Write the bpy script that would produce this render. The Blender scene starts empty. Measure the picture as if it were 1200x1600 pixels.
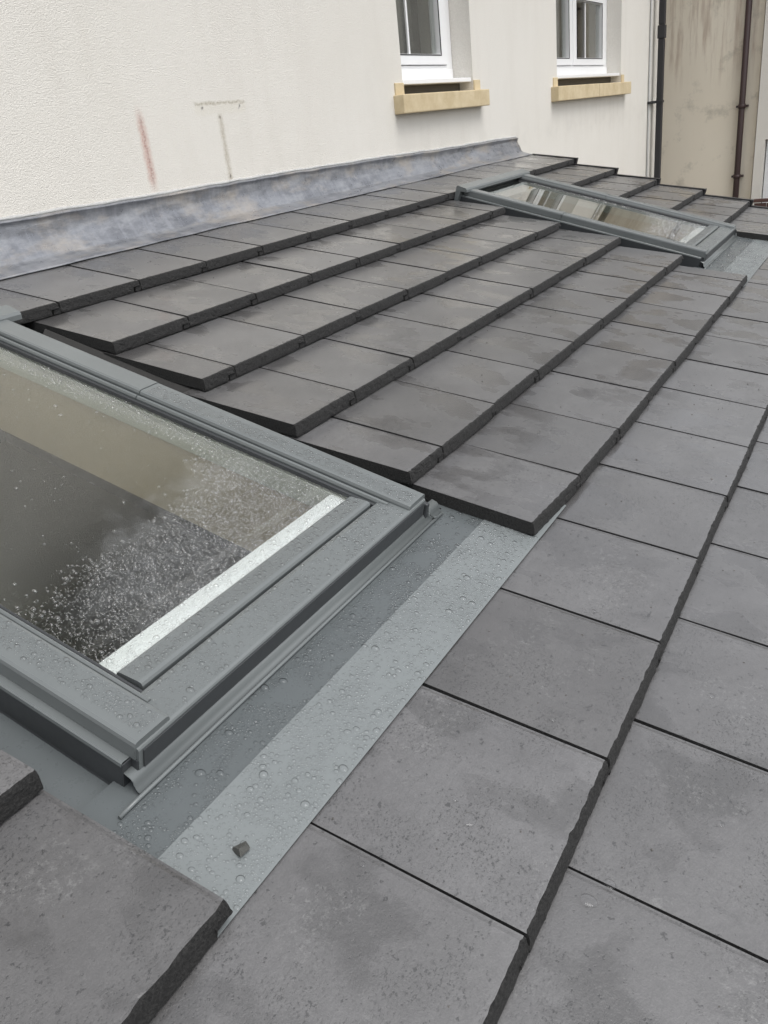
import bpy, bmesh, math, random
from mathutils import Matrix, Vector, noise

random.seed(7)
scene = bpy.context.scene
COL = scene.collection

# ---------------------------------------------------------------- camera
cam_d = bpy.data.cameras.new('camera')
cam = bpy.data.objects.new('camera', cam_d)
COL.objects.link(cam)
right = Vector((0.50055279, -0.85909405, -0.10679102))
down = Vector((-0.41688589, -0.13109107, -0.89945611))
fwd = Vector((0.75871804, 0.49474493, -0.42376218))
m = Matrix.Identity(4)
for i in range(3):
    m[i][0] = right[i]; m[i][1] = -down[i]; m[i][2] = -fwd[i]
m[0][3], m[1][3], m[2][3] = -0.56890538, -0.24826174, 0.81566303
cam.matrix_world = m
cam_d.sensor_fit = 'VERTICAL'; cam_d.sensor_height = 24.0; cam_d.lens = 24.0 * 1280.07 / 1600.0
cam_d.clip_start = 0.02; cam_d.clip_end = 500
scene.camera = cam

# ---------------------------------------------------------------- overcast sky, weak soft sun, exposure
world = bpy.data.worlds.new('World'); scene.world = world; world.use_nodes = True
wn = world.node_tree; wn.nodes.clear()
sky = wn.nodes.new('ShaderNodeTexSky'); sky.sky_type = 'NISHITA'; sky.sun_disc = False
SUN_EL, SUN_ROT = math.radians(64), math.radians(185)
sky.sun_elevation = SUN_EL; sky.sun_rotation = SUN_ROT
sky.air_density = 1.0; sky.dust_density = 2.0; sky.ozone_density = 1.0
hs = wn.nodes.new('ShaderNodeHueSaturation'); hs.inputs['Saturation'].default_value = 0.16
bg = wn.nodes.new('ShaderNodeBackground'); bg.inputs['Strength'].default_value = 0.15
wo = wn.nodes.new('ShaderNodeOutputWorld')
wn.links.new(sky.outputs[0], hs.inputs['Color']); wn.links.new(hs.outputs[0], bg.inputs['Color'])
wn.links.new(bg.outputs[0], wo.inputs['Surface'])
sun_d = bpy.data.lights.new('sun', 'SUN'); sun = bpy.data.objects.new('sun', sun_d); COL.objects.link(sun)
sun_d.energy = 1.1; sun_d.angle = math.radians(40); sun_d.color = (1.0, 0.98, 0.95)
sd = Vector((math.sin(SUN_ROT) * math.cos(SUN_EL), math.cos(SUN_ROT) * math.cos(SUN_EL), math.sin(SUN_EL)))
sun.rotation_euler = sd.to_track_quat('Z', 'Y').to_euler(); sun.location = sd * 20
vs = scene.view_settings
vs.view_transform = 'Standard'; vs.look = 'None'; vs.gamma = 1.0; vs.use_curve_mapping = False
vs.exposure = 0.78
scene.cycles.max_bounces = 12; scene.cycles.transparent_max_bounces = 24
scene.cycles.transmission_bounces = 10; scene.cycles.caustics_refractive = True; scene.cycles.caustics_reflective = False
scene.cycles.use_denoising = True

# ---------------------------------------------------------------- constants of the roof
P = 0.27756342            # pitch
G = 0.2924                # gauge of a course
TW = 0.30                 # cover width of a tile
ST = 0.034                # step between courses
WY = 2.10                 # plane of the house wall
GZ = -2.7                 # ground level

# ---------------------------------------------------------------- helpers
def mat(name):
    mt = bpy.data.materials.new(name); mt.use_nodes = True
    nt = mt.node_tree; nt.nodes.clear()
    out = nt.nodes.new('ShaderNodeOutputMaterial'); b = nt.nodes.new('ShaderNodeBsdfPrincipled')
    nt.links.new(b.outputs[0], out.inputs['Surface'])
    return mt, nt, b, out
class NT:
    """tiny node helper"""
    def __init__(s, nt): s.nt = nt
    def n(s, t, **kw):
        nd = s.nt.nodes.new(t)
        for k, v in kw.items():
            if k in nd.inputs: nd.inputs[k].default_value = v
            else: setattr(nd, k, v)
        return nd
    def l(s, a, b): s.nt.links.new(a, b)
    def coord(s, kind='Object'): return s.n('ShaderNodeTexCoord').outputs[kind]
    def mapping(s, vec, scale=(1,1,1), loc=(0,0,0)):
        mp = s.n('ShaderNodeMapping'); mp.inputs['Scale'].default_value = scale; mp.inputs['Location'].default_value = loc
        s.l(vec, mp.inputs['Vector']); return mp.outputs[0]
    def noise(s, vec, scale, detail=4, rough=.55):
        nd = s.n('ShaderNodeTexNoise'); nd.inputs['Scale'].default_value = scale
        nd.inputs['Detail'].default_value = detail; nd.inputs['Roughness'].default_value = rough
        if vec is not None: s.l(vec, nd.inputs['Vector'])
        return nd.outputs['Fac']
    def ramp(s, fac, a, b, ca=(0,0,0,1), cb=(1,1,1,1)):
        r = s.n('ShaderNodeValToRGB'); e = r.color_ramp.elements
        e[0].position, e[1].position = a, b; e[0].color, e[1].color = ca, cb
        s.l(fac, r.inputs[0]); return r.outputs[0]
    def mix(s, fac, a, b, mode='MIX'):
        x = s.n('ShaderNodeMix'); x.data_type = 'RGBA'; x.blend_type = mode
        for sock, v in ((x.inputs[0], fac), (x.inputs[6], a), (x.inputs[7], b)):
            if hasattr(v, 'links') or hasattr(v, 'is_output'): s.l(v, sock)
            elif isinstance(v, (int, float)): sock.default_value = v
            else: sock.default_value = (*v[:3], 1)
        return x.outputs[2]
    def math(s, op, a, b=None, clamp=False):
        x = s.n('ShaderNodeMath'); x.operation = op; x.use_clamp = clamp
        for i, v in enumerate((a, b)):
            if v is None: continue
            if hasattr(v, 'is_output'): s.l(v, x.inputs[i])
            else: x.inputs[i].default_value = v
        return x.outputs[0]
    def bump(s, h, strength, dist):
        b = s.n('ShaderNodeBump'); b.inputs['Strength'].default_value = strength; b.inputs['Distance'].default_value = dist
        s.l(h, b.inputs['Height']); return b.outputs[0]

def mesh_obj(name, verts, faces, material, parent=None, smooth=False):
    me = bpy.data.meshes.new(name); me.from_pydata(verts, [], faces); me.update()
    if material: me.materials.append(material)
    if smooth:
        for p_ in me.polygons: p_.use_smooth = True
    o = bpy.data.objects.new(name, me); COL.objects.link(o)
    if parent: o.parent = parent
    return o
def tag(o, label=None, cat=None, group=None, kind=None):
    if label: o['label'] = label
    if cat: o['category'] = cat
    if group: o['group'] = group
    if kind: o['kind'] = kind
    return o
def empty(name, loc=(0,0,0), rot=(0,0,0), parent=None):
    o = bpy.data.objects.new(name, None); COL.objects.link(o); o.location = loc; o.rotation_euler = rot
    o.empty_display_size = .1
    if parent: o.parent = parent
    return o
def box(name, x0, x1, y0, y1, z0, z1, material, parent=None, bevel=0.0, segs=2):
    bm = bmesh.new(); bmesh.ops.create_cube(bm, size=1)
    for v in bm.verts:
        v.co = Vector((x0 + (v.co.x + .5) * (x1 - x0), y0 + (v.co.y + .5) * (y1 - y0), z0 + (v.co.z + .5) * (z1 - z0)))
    if bevel: bmesh.ops.bevel(bm, geom=bm.edges[:], offset=bevel, segments=segs, affect='EDGES', profile=.6)
    me = bpy.data.meshes.new(name); bm.to_mesh(me); bm.free()
    me.materials.append(material)
    o = bpy.data.objects.new(name, me); COL.objects.link(o)
    if parent: o.parent = parent
    return o
def extrude(name, prof, axis, a0, a1, material, parent=None, closed=True, smooth=False, n=1, bevel=0):
    """profile swept along an axis. axis 'x': prof = (y, z); axis 'y': prof = (x, z); axis 'z': prof = (x, y)"""
    vs_, fs = [], []
    k = len(prof)
    for i in range(n + 1):
        t = a0 + (a1 - a0) * i / n
        for (a, b) in prof:
            vs_.append((t, a, b) if axis == 'x' else (a, t, b) if axis == 'y' else (a, b, t))
    for i in range(n):
        for j in range(k if closed else k - 1):
            j2 = (j + 1) % k
            fs.append((i * k + j, i * k + j2, (i + 1) * k + j2, (i + 1) * k + j))
    if closed:
        fs.append(tuple(range(k - 1, -1, -1))); fs.append(tuple(n * k + j for j in range(k)))
    o = mesh_obj(name, vs_, fs, material, parent, smooth)
    bm = bmesh.new(); bm.from_mesh(o.data); bmesh.ops.recalc_face_normals(bm, faces=bm.faces)
    if bevel: bmesh.ops.bevel(bm, geom=bm.edges[:], offset=bevel, segments=2, affect='EDGES', profile=.6)
    bm.to_mesh(o.data); bm.free()
    if not closed:
        s = o.modifiers.new('thickness', 'SOLIDIFY'); s.thickness = .0015; s.offset = 0
    return o
def tube(name, pts, r, material, parent=None, seg=12):
    """round bar through points"""
    vs_, fs = [], []
    pts = [Vector(p_) for p_ in pts]
    for i, p_ in enumerate(pts):
        d = (pts[min(i + 1, len(pts) - 1)] - pts[max(i - 1, 0)]).normalized()
        a = d.orthogonal().normalized() if abs(d.z) < .9 else Vector((1, 0, 0))
        a = (a - d * a.dot(d)).normalized(); b = d.cross(a)
        for k in range(seg):
            t = 2 * math.pi * k / seg
            vs_.append(p_ + a * (r * math.cos(t)) + b * (r * math.sin(t)))
    for i in range(len(pts) - 1):
        for k in range(seg):
            k2 = (k + 1) % seg
            fs.append((i * seg + k, i * seg + k2, (i + 1) * seg + k2, (i + 1) * seg + k))
    fs.append(tuple(range(seg - 1, -1, -1))); fs.append(tuple((len(pts) - 1) * seg + k for k in range(seg)))
    o = mesh_obj(name, vs_, fs, material, parent, True)
    for p_ in o.data.polygons:
        if len(p_.vertices) > 4: p_.use_smooth = False
    return o
def holed_slab(name, x0, x1, y0, y1, holes, z0, z1, material, parent=None, swap=False):
    """slab with rectangular through-holes, (x, y) plane, thickness z0..z1. swap: (x, z) plane, thickness in y"""
    xs = sorted({x0, x1, *[h[0] for h in holes], *[h[1] for h in holes]})
    ys = sorted({y0, y1, *[h[2] for h in holes], *[h[3] for h in holes]})
    inside = lambda i, j: any(h[0] - 1e-6 <= xs[i] and xs[i + 1] <= h[1] + 1e-6 and h[2] - 1e-6 <= ys[j] and ys[j + 1] <= h[3] + 1e-6 for h in holes)
    nx, ny = len(xs) - 1, len(ys) - 1
    solid = [[0 <= i < nx and 0 <= j < ny and not inside(i, j) for j in range(ny)] for i in range(nx)]
    bm = bmesh.new(); cache = {}
    def V(i, j, k):
        if (i, j, k) not in cache:
            a, b, c = xs[i], ys[j], (z0, z1)[k]
            cache[(i, j, k)] = bm.verts.new((a, c, b) if swap else (a, b, c))
        return cache[(i, j, k)]
    S = lambda i, j: 0 <= i < nx and 0 <= j < ny and solid[i][j]
    for i in range(nx):
        for j in range(ny):
            if not S(i, j): continue
            for k in (0, 1): bm.faces.new([V(i, j, k), V(i + 1, j, k), V(i + 1, j + 1, k), V(i, j + 1, k)])
            for (di, dj, e) in ((-1, 0, ((i, j), (i, j + 1))), (1, 0, ((i + 1, j), (i + 1, j + 1))), (0, -1, ((i, j), (i + 1, j))), (0, 1, ((i, j + 1), (i + 1, j + 1)))):
                if not S(i + di, j + dj):
                    (a, b), (c, d) = e
                    bm.faces.new([V(a, b, 0), V(c, d, 0), V(c, d, 1), V(a, b, 1)])
    bmesh.ops.recalc_face_normals(bm, faces=bm.faces)
    me = bpy.data.meshes.new(name); bm.to_mesh(me); bm.free(); me.materials.append(material)
    o = bpy.data.objects.new(name, me); COL.objects.link(o)
    if parent: o.parent = parent
    return o
def R3(u, w, n):
    """roof coordinates to world"""
    return Vector((u, w * math.cos(P) - n * math.sin(P), w * math.sin(P) + n * math.cos(P)))

# ---------------------------------------------------------------- materials
def mat_tile():
    mt, nt, b, out = mat('concrete_tile'); h = NT(nt)
    oi = h.n('ShaderNodeObjectInfo'); co = h.coord()
    off = h.n('ShaderNodeVectorMath'); off.operation = 'SCALE'; off.inputs['Scale'].default_value = 37.0
    cmb = h.n('ShaderNodeCombineXYZ'); h.l(oi.outputs['Random'], cmb.inputs[0]); h.l(oi.outputs['Random'], cmb.inputs[1])
    h.l(cmb.outputs[0], off.inputs[0])
    ad = h.n('ShaderNodeVectorMath'); h.l(co, ad.inputs[0]); h.l(off.outputs[0], ad.inputs[1]); v = ad.outputs[0]
    # per-tile tone, broad blotches, wet film patches, specks
    big = h.ramp(h.noise(v, 5.0, 5, .6), .34, .66)
    wet = h.ramp(h.noise(h.mapping(v, (1.5, 1.0, 1.0)), 5.2, 4, .55), .51, .585)
    dust = h.ramp(h.noise(v, 8.0, 6, .7), .50, .66)
    fine = h.ramp(h.noise(v, 380, 2, .6), .34, .66)
    mid = h.ramp(h.noise(v, 75, 5, .75), .36, .64)
    pit = h.ramp(h.noise(h.mapping(v, (1, 1.4, 1)), 205, 4, .75), .385, .455)
    pitzone = h.ramp(h.noise(v, 7.5, 4, .62), .44, .57)
    base = h.mix(big, (.090, .088, .089), (.120, .118, .119))
    tone = h.ramp(oi.outputs['Random'], 0, 1, (.82, .81, .80, 1), (1.16, 1.16, 1.17, 1))
    base = h.mix(1.0, base, tone, 'MULTIPLY')
    base = h.mix(h.math('MULTIPLY', dust, .16), base, (.16, .16, .16))
    base = h.mix(h.math('MULTIPLY', wet, .42), base, (.042, .039, .037))
    base = h.mix(h.math('MULTIPLY', mid, .28), base, (.055, .055, .056))
    dk = h.math('MULTIPLY', h.math('SUBTRACT', 1.0, pit), pitzone)
    dk = h.math('MAXIMUM', dk, h.math('MULTIPLY', h.math('SUBTRACT', 1.0, h.ramp(h.noise(v, 95, 3, .7), .33, .37)), .9))
    base = h.mix(h.math('MULTIPLY', dk, .85), base, (.018, .018, .019))
    efl = h.math('MULTIPLY', h.ramp(h.noise(v, 130, 5, .8), .53, .60), h.ramp(h.noise(v, 7, 3, .6), .55, .64))
    base = h.mix(h.math('MULTIPLY', efl, .30), base, (.26, .26, .255))
    base = h.mix(h.math('MULTIPLY', fine, .28), base, (.048, .048, .048))
    h.l(base, b.inputs['Base Color'])
    rg = h.n('ShaderNodeMapRange'); rg.inputs['To Min'].default_value = .46; rg.inputs['To Max'].default_value = .30
    h.l(wet, rg.inputs['Value']); h.l(rg.outputs[0], b.inputs['Roughness'])
    b.inputs['Specular IOR Level'].default_value = .5
    b.inputs['Coat Weight'].default_value = 1.0; b.inputs['Coat IOR'].default_value = 1.5
    cr = h.n('ShaderNodeMapRange'); cr.inputs['To Min'].default_value = .33; cr.inputs['To Max'].default_value = .16
    h.l(wet, cr.inputs['Value']); h.l(cr.outputs[0], b.inputs['Coat Roughness'])
    hgt = h.math('ADD', h.math('MULTIPLY', fine, .35), h.math('ADD', h.math('MULTIPLY', mid, .7), h.math('MULTIPLY', dk, -.8)))
    h.l(h.bump(hgt, .35, .0012), b.inputs['Normal'])
    return mt
def mat_tile_edge():
    """broken cast edge of the concrete, coarse aggregate"""
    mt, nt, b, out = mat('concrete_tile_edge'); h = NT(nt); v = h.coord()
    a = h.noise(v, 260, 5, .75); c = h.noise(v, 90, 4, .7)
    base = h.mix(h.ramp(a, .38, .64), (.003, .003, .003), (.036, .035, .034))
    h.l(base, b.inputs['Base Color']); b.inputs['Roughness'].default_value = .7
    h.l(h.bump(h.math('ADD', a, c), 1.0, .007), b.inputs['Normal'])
    return mt
def mat_paint(name, col, rough=.32, var=.12, spec=.5, metallic=0.0):
    mt, nt, b, out = mat(name); h = NT(nt); v = h.coord()
    n1 = h.noise(v, 6, 4, .6); n2 = h.noise(v, 60, 4, .7)
    base = h.mix(n1, [c * (1 - var) for c in col], [c * (1 + var) for c in col])
    h.l(base, b.inputs['Base Color'])
    b.inputs['Specular IOR Level'].default_value = spec; b.inputs['Metallic'].default_value = metallic
    rg = h.n('ShaderNodeMapRange'); rg.inputs['To Min'].default_value = rough * .75; rg.inputs['To Max'].default_value = rough * 1.3
    h.l(n2, rg.inputs['Value']); h.l(rg.outputs[0], b.inputs['Roughness'])
    h.l(h.bump(n2, .05, .001), b.inputs['Normal'])
    return mt
def mat_plain(name, col, rough=.5, noise_scale=30, var=.15, bump=.1):
    mt, nt, b, out = mat(name); h = NT(nt); v = h.coord()
    n1 = h.noise(v, noise_scale, 5, .65)
    h.l(h.mix(n1, [c * (1 - var) for c in col], [min(1, c * (1 + var)) for c in col]), b.inputs['Base Color'])
    b.inputs['Roughness'].default_value = rough
    if bump: h.l(h.bump(n1, bump, .002), b.inputs['Normal'])
    return mt
def mat_render():
    """cream roughcast with a rust streak and the ghost of an old bracket"""
    mt, nt, b, out = mat('cream_roughcast'); h = NT(nt); v = h.coord()
    sp = h.n('ShaderNodeSeparateXYZ'); h.l(v, sp.inputs[0]); X, Z = sp.outputs[0], sp.outputs[2]
    g1 = h.noise(v, 300, 2, .5); g2 = h.noise(v, 140, 2, .5); cl = h.noise(v, 1.6, 5, .6); st = h.noise(h.mapping(v, (3, 3, .5)), 2.2, 5, .65)
    base = h.mix(cl, (.735, .705, .645), (.80, .775, .725))
    base = h.mix(h.math('MULTIPLY', h.ramp(st, .5, .75), .22), base, (.60, .56, .50))
    base = h.mix(h.math('MULTIPLY', h.ramp(g1, .48, .36), .28), base, (.46, .43, .38))
    wob = h.math('MULTIPLY', h.math('SUBTRACT', h.noise(v, 30, 4, .7), .5), .03)
    def band(sock, c, hw, soft):
        d = h.math('ABSOLUTE', h.math('SUBTRACT', h.math('ADD', sock, wob), c))
        r = h.n('ShaderNodeMapRange'); r.interpolation_type = 'SMOOTHSTEP'
        r.inputs['From Min'].default_value = hw + soft; r.inputs['From Max'].default_value = max(hw - soft, 0)
        h.l(d, r.inputs['Value']); return r.outputs[0]
    M = lambda a, c: h.math('MULTIPLY', a, c)
    grit = h.ramp(h.noise(v, 130, 4, .7), .35, .62)
    rust = M(M(band(X, 1.768, .005, .026), band(Z, .825, .115, .045)), h.math('ADD', .45, M(grit, .55)))
    base = h.mix(M(rust, .85), base, (.48, .26, .21))
    base = h.mix(M(M(M(band(X, 1.770, .001, .008), band(Z, .83, .12, .03)), grit), .45), base, (.22, .17, .16))
    drip = h.ramp(h.noise(h.mapping(v, (6, 6, .6)), 2.0, 5, .7), .44, .64)
    for (cx, hw) in ((4.14, .55), (6.94, .98)):
        base = h.mix(M(M(M(band(X, cx, hw, .10), band(Z, .70, .12, .10)), drip), .13), base, (.46, .42, .36))
    splash = M(band(Z, .66, .05, .06), h.ramp(h.noise(v, 7, 5, .7), .45, .65))
    base = h.mix(M(splash, .16), base, (.42, .40, .36))
    tbar = M(M(band(X, 2.21, .15, .01), band(Z, .966, .003, .007)), grit)
    tbox = M(M(band(X, 2.21, .15, .01), band(Z, .950, .022, .008)), .35)
    stem = M(M(band(X, 2.197, .006, .018), band(Z, .80, .125, .01)), h.math('ADD', .25, M(grit, .6)))
    base = h.mix(M(tbox, .5), base, (.62, .58, .46))
    base = h.mix(M(tbar, .75), base, (.26, .22, .14))
    base = h.mix(M(stem, .8), base, (.33, .28, .19))
    for px, pz in ((2.10, .950), (2.325, .950), (2.195, .915), (1.12, .745), (2.198, .70)):
        base = h.mix(M(M(band(X, px, .002, .006), band(Z, pz, .002, .007)), .8), base, (.06, .055, .05))
    h.l(base, b.inputs['Base Color']); b.inputs['Roughness'].default_value = .85
    b.inputs['Specular IOR Level'].default_value = .25
    h.l(h.bump(h.math('ADD', g1, h.math('MULTIPLY', g2, .6)), .75, .0045), b.inputs['Normal'])
    return mt
def mat_beige():
    mt, nt, b, out = mat('stained_beige_render'); h = NT(nt); v = h.coord()
    sp = h.n('ShaderNodeSeparateXYZ'); h.l(v, sp.inputs[0]); Z = sp.outputs[2]
    cl = h.noise(v, 1.3, 5, .6); base = h.mix(cl, (.74, .67, .55), (.82, .755, .64))
    streak = h.ramp(h.noise(h.mapping(v, (6, 9, .8)), 2.0, 5, .65), .46, .66)
    up = h.n('ShaderNodeMapRange'); up.inputs['From Min'].default_value = .75; up.inputs['From Max'].default_value = 1.15
    h.l(Z, up.inputs['Value'])
    base = h.mix(h.math('MULTIPLY', h.math('MULTIPLY', streak, up.outputs[0]), .5), base, (.32, .21, .15))
    gr = h.ramp(h.noise(v, 4.0, 6, .7), .56, .70)
    base = h.mix(h.math('MULTIPLY', gr, .38), base, (.24, .22, .18))
    h.l(base, b.inputs['Base Color']); b.inputs['Roughness'].default_value = .9
    h.l(h.bump(h.noise(v, 120, 4, .7), .3, .004), b.inputs['Normal'])
    return mt
def mat_lead():
    mt, nt, b, out = mat('lead_sheet'); h = NT(nt); v = h.coord()
    n1 = h.ramp(h.noise(h.mapping(v, (1.2, 3, 3)), 3.2, 6, .68), .34, .66); n2 = h.noise(h.mapping(v, (1, 2.5, 2.5)), 11, 6, .72); n3 = h.noise(v, 45, 5, .7)
    stk = h.ramp(h.noise(h.mapping(v, (9, 1.2, 1.2)), 4, 5, .7), .47, .62)
    base = h.mix(n1, (.125, .130, .145), (.245, .254, .276))
    base = h.mix(h.math('MULTIPLY', h.ramp(n2, .47, .64), .42), base, (.40, .405, .42))
    base = h.mix(h.math('MULTIPLY', stk, .26), base, (.35, .36, .39))
    warm = h.ramp(h.noise(h.mapping(v, (1, 2, 2), (3.3, 0, 0)), 3.8, 5, .65), .50, .64)
    base = h.mix(h.math('MULTIPLY', warm, .5), base, (.42, .37, .31))
    base = h.mix(h.math('MULTIPLY', h.ramp(n3, .52, .68), .2), base, (.14, .145, .155))
    h.l(base, b.inputs['Base Color']); b.inputs['Metallic'].default_value = .35
    h.l(h.ramp(n2, .2, .8, (.20, .20, .20, 1), (.44, .44, .44, 1)), b.inputs['Roughness'])
    h.l(h.bump(h.math('ADD', n2, h.math('MULTIPLY', n3, .2)), .35, .006), b.inputs['Normal'])
    return mt
def mat_stone():
    mt, nt, b, out = mat('sandstone'); h = NT(nt); v = h.coord()
    a = h.noise(v, 8, 5, .65); c = h.noise(h.mapping(v, (1, 1, 5)), 14, 4, .7)
    base = h.mix(h.ramp(a, .35, .65), (.50, .40, .245), (.60, .50, .33)); base = h.mix(h.math('MULTIPLY', h.ramp(c, .55, .75), .3), base, (.36, .27, .15))
    h.l(base, b.inputs['Base Color']); b.inputs['Roughness'].default_value = .85
    h.l(h.bump(h.noise(v, 200, 4, .7), .3, .002), b.inputs['Normal'])
    return mt
def mat_glass(name, tint=(.955, .972, .955)):
    mt = bpy.data.materials.new(name); mt.use_nodes = True; nt = mt.node_tree; nt.nodes.clear(); h = NT(nt)
    out = h.n('ShaderNodeOutputMaterial'); tr = h.n('ShaderNodeBsdfTransparent'); gl = h.n('ShaderNodeBsdfGlossy')
    tr.inputs['Color'].default_value = (*tint, 1); gl.inputs['Roughness'].default_value = .0
    lw = h.n('ShaderNodeLayerWeight'); lw.inputs['Blend'].default_value = .5
    f = h.math('POWER', lw.outputs['Facing'], 3.8); f = h.math('ADD', h.math('MULTIPLY', f, .91), .085)
    mx = h.n('ShaderNodeMixShader'); h.l(f, mx.inputs[0]); h.l(tr.outputs[0], mx.inputs[1]); h.l(gl.outputs[0], mx.inputs[2])
    h.l(mx.outputs[0], out.inputs['Surface'])
    return mt
def mat_water(name='rain_water', power=4.0, dark=.34, base_f=.025):
    mt = bpy.data.materials.new(name); mt.use_nodes = True; nt = mt.node_tree; nt.nodes.clear(); h = NT(nt)
    out = h.n('ShaderNodeOutputMaterial'); tr = h.n('ShaderNodeBsdfTransparent'); gl = h.n('ShaderNodeBsdfGlossy')
    gl.inputs['Roughness'].default_value = .03
    lw = h.n('ShaderNodeLayerWeight'); lw.inputs['Blend'].default_value = .5
    h.l(h.ramp(lw.outputs['Facing'], .34, .74, (1, 1, 1, 1), (dark, dark, dark * 1.03, 1)), tr.inputs['Color'])
    f = h.math('ADD', h.math('MULTIPLY', h.math('POWER', lw.outputs['Facing'], power), .9), base_f)
    mx = h.n('ShaderNodeMixShader'); h.l(f, mx.inputs[0]); h.l(tr.outputs[0], mx.inputs[1]); h.l(gl.outputs[0], mx.inputs[2])
    h.l(mx.outputs[0], out.inputs['Surface'])
    return mt
def mat_ground():
    mt, nt, b, out = mat('ground_paving'); h = NT(nt); v = h.coord()
    h.l(h.mix(h.noise(v, .8, 6, .7), (.11, .105, .095), (.19, .185, .17)), b.inputs['Base Color']); b.inputs['Roughness'].default_value = .8
    h.l(h.bump(h.noise(v, 25, 5, .7), .3, .02), b.inputs['Normal'])
    return mt

M_TILE = mat_tile(); M_EDGE = mat_tile_edge(); M_RENDER = mat_render(); M_BEIGE = mat_beige(); M_LEAD = mat_lead()
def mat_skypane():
    """skylight pane: clear, with a white haze painted low down and along the right edge for sky glare on the drops"""
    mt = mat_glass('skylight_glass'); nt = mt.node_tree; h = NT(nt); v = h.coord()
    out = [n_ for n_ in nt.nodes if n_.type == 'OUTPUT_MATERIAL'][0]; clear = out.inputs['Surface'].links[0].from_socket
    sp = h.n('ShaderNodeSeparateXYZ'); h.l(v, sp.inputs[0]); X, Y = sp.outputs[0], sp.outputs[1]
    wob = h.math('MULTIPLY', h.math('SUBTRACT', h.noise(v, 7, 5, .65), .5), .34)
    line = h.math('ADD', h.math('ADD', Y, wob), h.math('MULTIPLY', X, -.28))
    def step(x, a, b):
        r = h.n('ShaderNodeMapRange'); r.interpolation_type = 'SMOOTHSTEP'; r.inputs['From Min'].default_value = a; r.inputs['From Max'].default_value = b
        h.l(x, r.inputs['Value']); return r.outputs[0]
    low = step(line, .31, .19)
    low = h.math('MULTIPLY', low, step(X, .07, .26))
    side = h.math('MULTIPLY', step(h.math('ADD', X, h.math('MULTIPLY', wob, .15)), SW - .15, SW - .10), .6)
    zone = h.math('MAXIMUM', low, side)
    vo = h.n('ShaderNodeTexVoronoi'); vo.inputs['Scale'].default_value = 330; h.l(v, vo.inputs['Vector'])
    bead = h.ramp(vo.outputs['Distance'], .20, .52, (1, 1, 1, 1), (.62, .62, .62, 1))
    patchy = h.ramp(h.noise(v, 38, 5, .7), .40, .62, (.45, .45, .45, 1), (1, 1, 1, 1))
    fac = h.math('MULTIPLY', h.math('MULTIPLY', zone, bead), h.math('MULTIPLY', patchy, .13))  # strength of the painted white haze that brightens the wet glass
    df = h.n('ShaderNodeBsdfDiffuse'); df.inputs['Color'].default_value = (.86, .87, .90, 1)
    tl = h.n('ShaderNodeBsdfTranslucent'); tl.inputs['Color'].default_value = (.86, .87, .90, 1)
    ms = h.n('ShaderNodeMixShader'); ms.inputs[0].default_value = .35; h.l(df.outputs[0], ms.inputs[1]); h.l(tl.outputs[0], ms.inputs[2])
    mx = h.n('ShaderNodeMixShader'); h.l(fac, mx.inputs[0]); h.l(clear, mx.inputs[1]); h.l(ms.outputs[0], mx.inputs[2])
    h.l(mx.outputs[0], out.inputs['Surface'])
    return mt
SW, SL = .780, 1.215            # skylight width, length
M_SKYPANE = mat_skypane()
M_STONE = mat_stone(); M_GLASS = mat_glass('window_glass'); M_WATER = mat_water(power=3.2, dark=.12); M_WATERG = mat_water('rain_water_on_glass', 1.5, .5, .08); M_GROUND = mat_ground()
M_ALU = mat_paint('grey_aluminium', (.138, .150, .151), .30)
M_APRON = mat_paint('apron_aluminium', (.095, .106, .109), .28)
M_STRIP = mat_paint('apron_skylit_strip', (.172, .188, .190), .34, .04)  # apron metal in a lighter tone, standing in for brighter sky reflection
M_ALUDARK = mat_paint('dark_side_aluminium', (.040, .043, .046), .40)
M_WHITE = mat_plain('white_upvc', (.80, .80, .80), .3, 20, .03, 0)
M_WHITEWOOD = mat_plain('white_sash', (.82, .82, .84), .4, 20, .03, 0)
M_SASHGREEN = mat_plain('pale_sash_side', (.60, .62, .52), .5, 20, .05, 0)
M_BOARD = mat_plain('lining_board', (.50, .41, .27), .7, 9, .18, .1)
M_DARK = mat_plain('roof_membrane', (.02, .02, .021), .7, 40, .2)
M_DARKFOAM = mat_plain('dark_foam', (.06, .058, .056), .9, 120, .3)
M_FLOOR = mat_plain('room_floor', (.50, .44, .40), .5, 3, .2)
M_INNER = mat_plain('room_wall', (.40, .37, .33), .8, 5, .1)
M_PIPE = mat_plain('dark_grey_plastic', (.022, .021, .023), .6, 40, .1, 0)
M_PIPEBROWN = mat_plain('brown_painted_iron', (.045, .025, .024), .5, 40, .2)
M_BLACK = mat_plain('black_plastic', (.015, .015, .016), .4, 40, .1, 0)
M_CURT = mat_plain('curtain_grey', (.27, .25, .23), .9, 30, .1)
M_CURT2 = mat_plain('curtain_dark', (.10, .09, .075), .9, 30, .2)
M_FENCE = mat_plain('brown_fence_timber', (.075, .035, .028), .7, 18, .3)
M_STONECHIP = mat_plain('pebble_dark', (.06, .06, .055), .5, 150, .5, .5)
M_GRIT = mat_plain('grit', (.10, .095, .09), .8, 80, .8)
M_MORTAR = mat_plain('mortar', (.42, .42, .41), .85, 90, .35, .6)
M_EXT = mat_plain('extension_render', (.62, .59, .53), .9, 60, .12, .3)

# ---------------------------------------------------------------- ground
g_ = mesh_obj('ground', [(-150, -150, GZ), (150, -150, GZ), (150, 150, GZ), (-150, 150, GZ)], [(0, 1, 2, 3)], M_GROUND)
tag(g_, 'grey paved ground around the houses', kind='structure')

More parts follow.
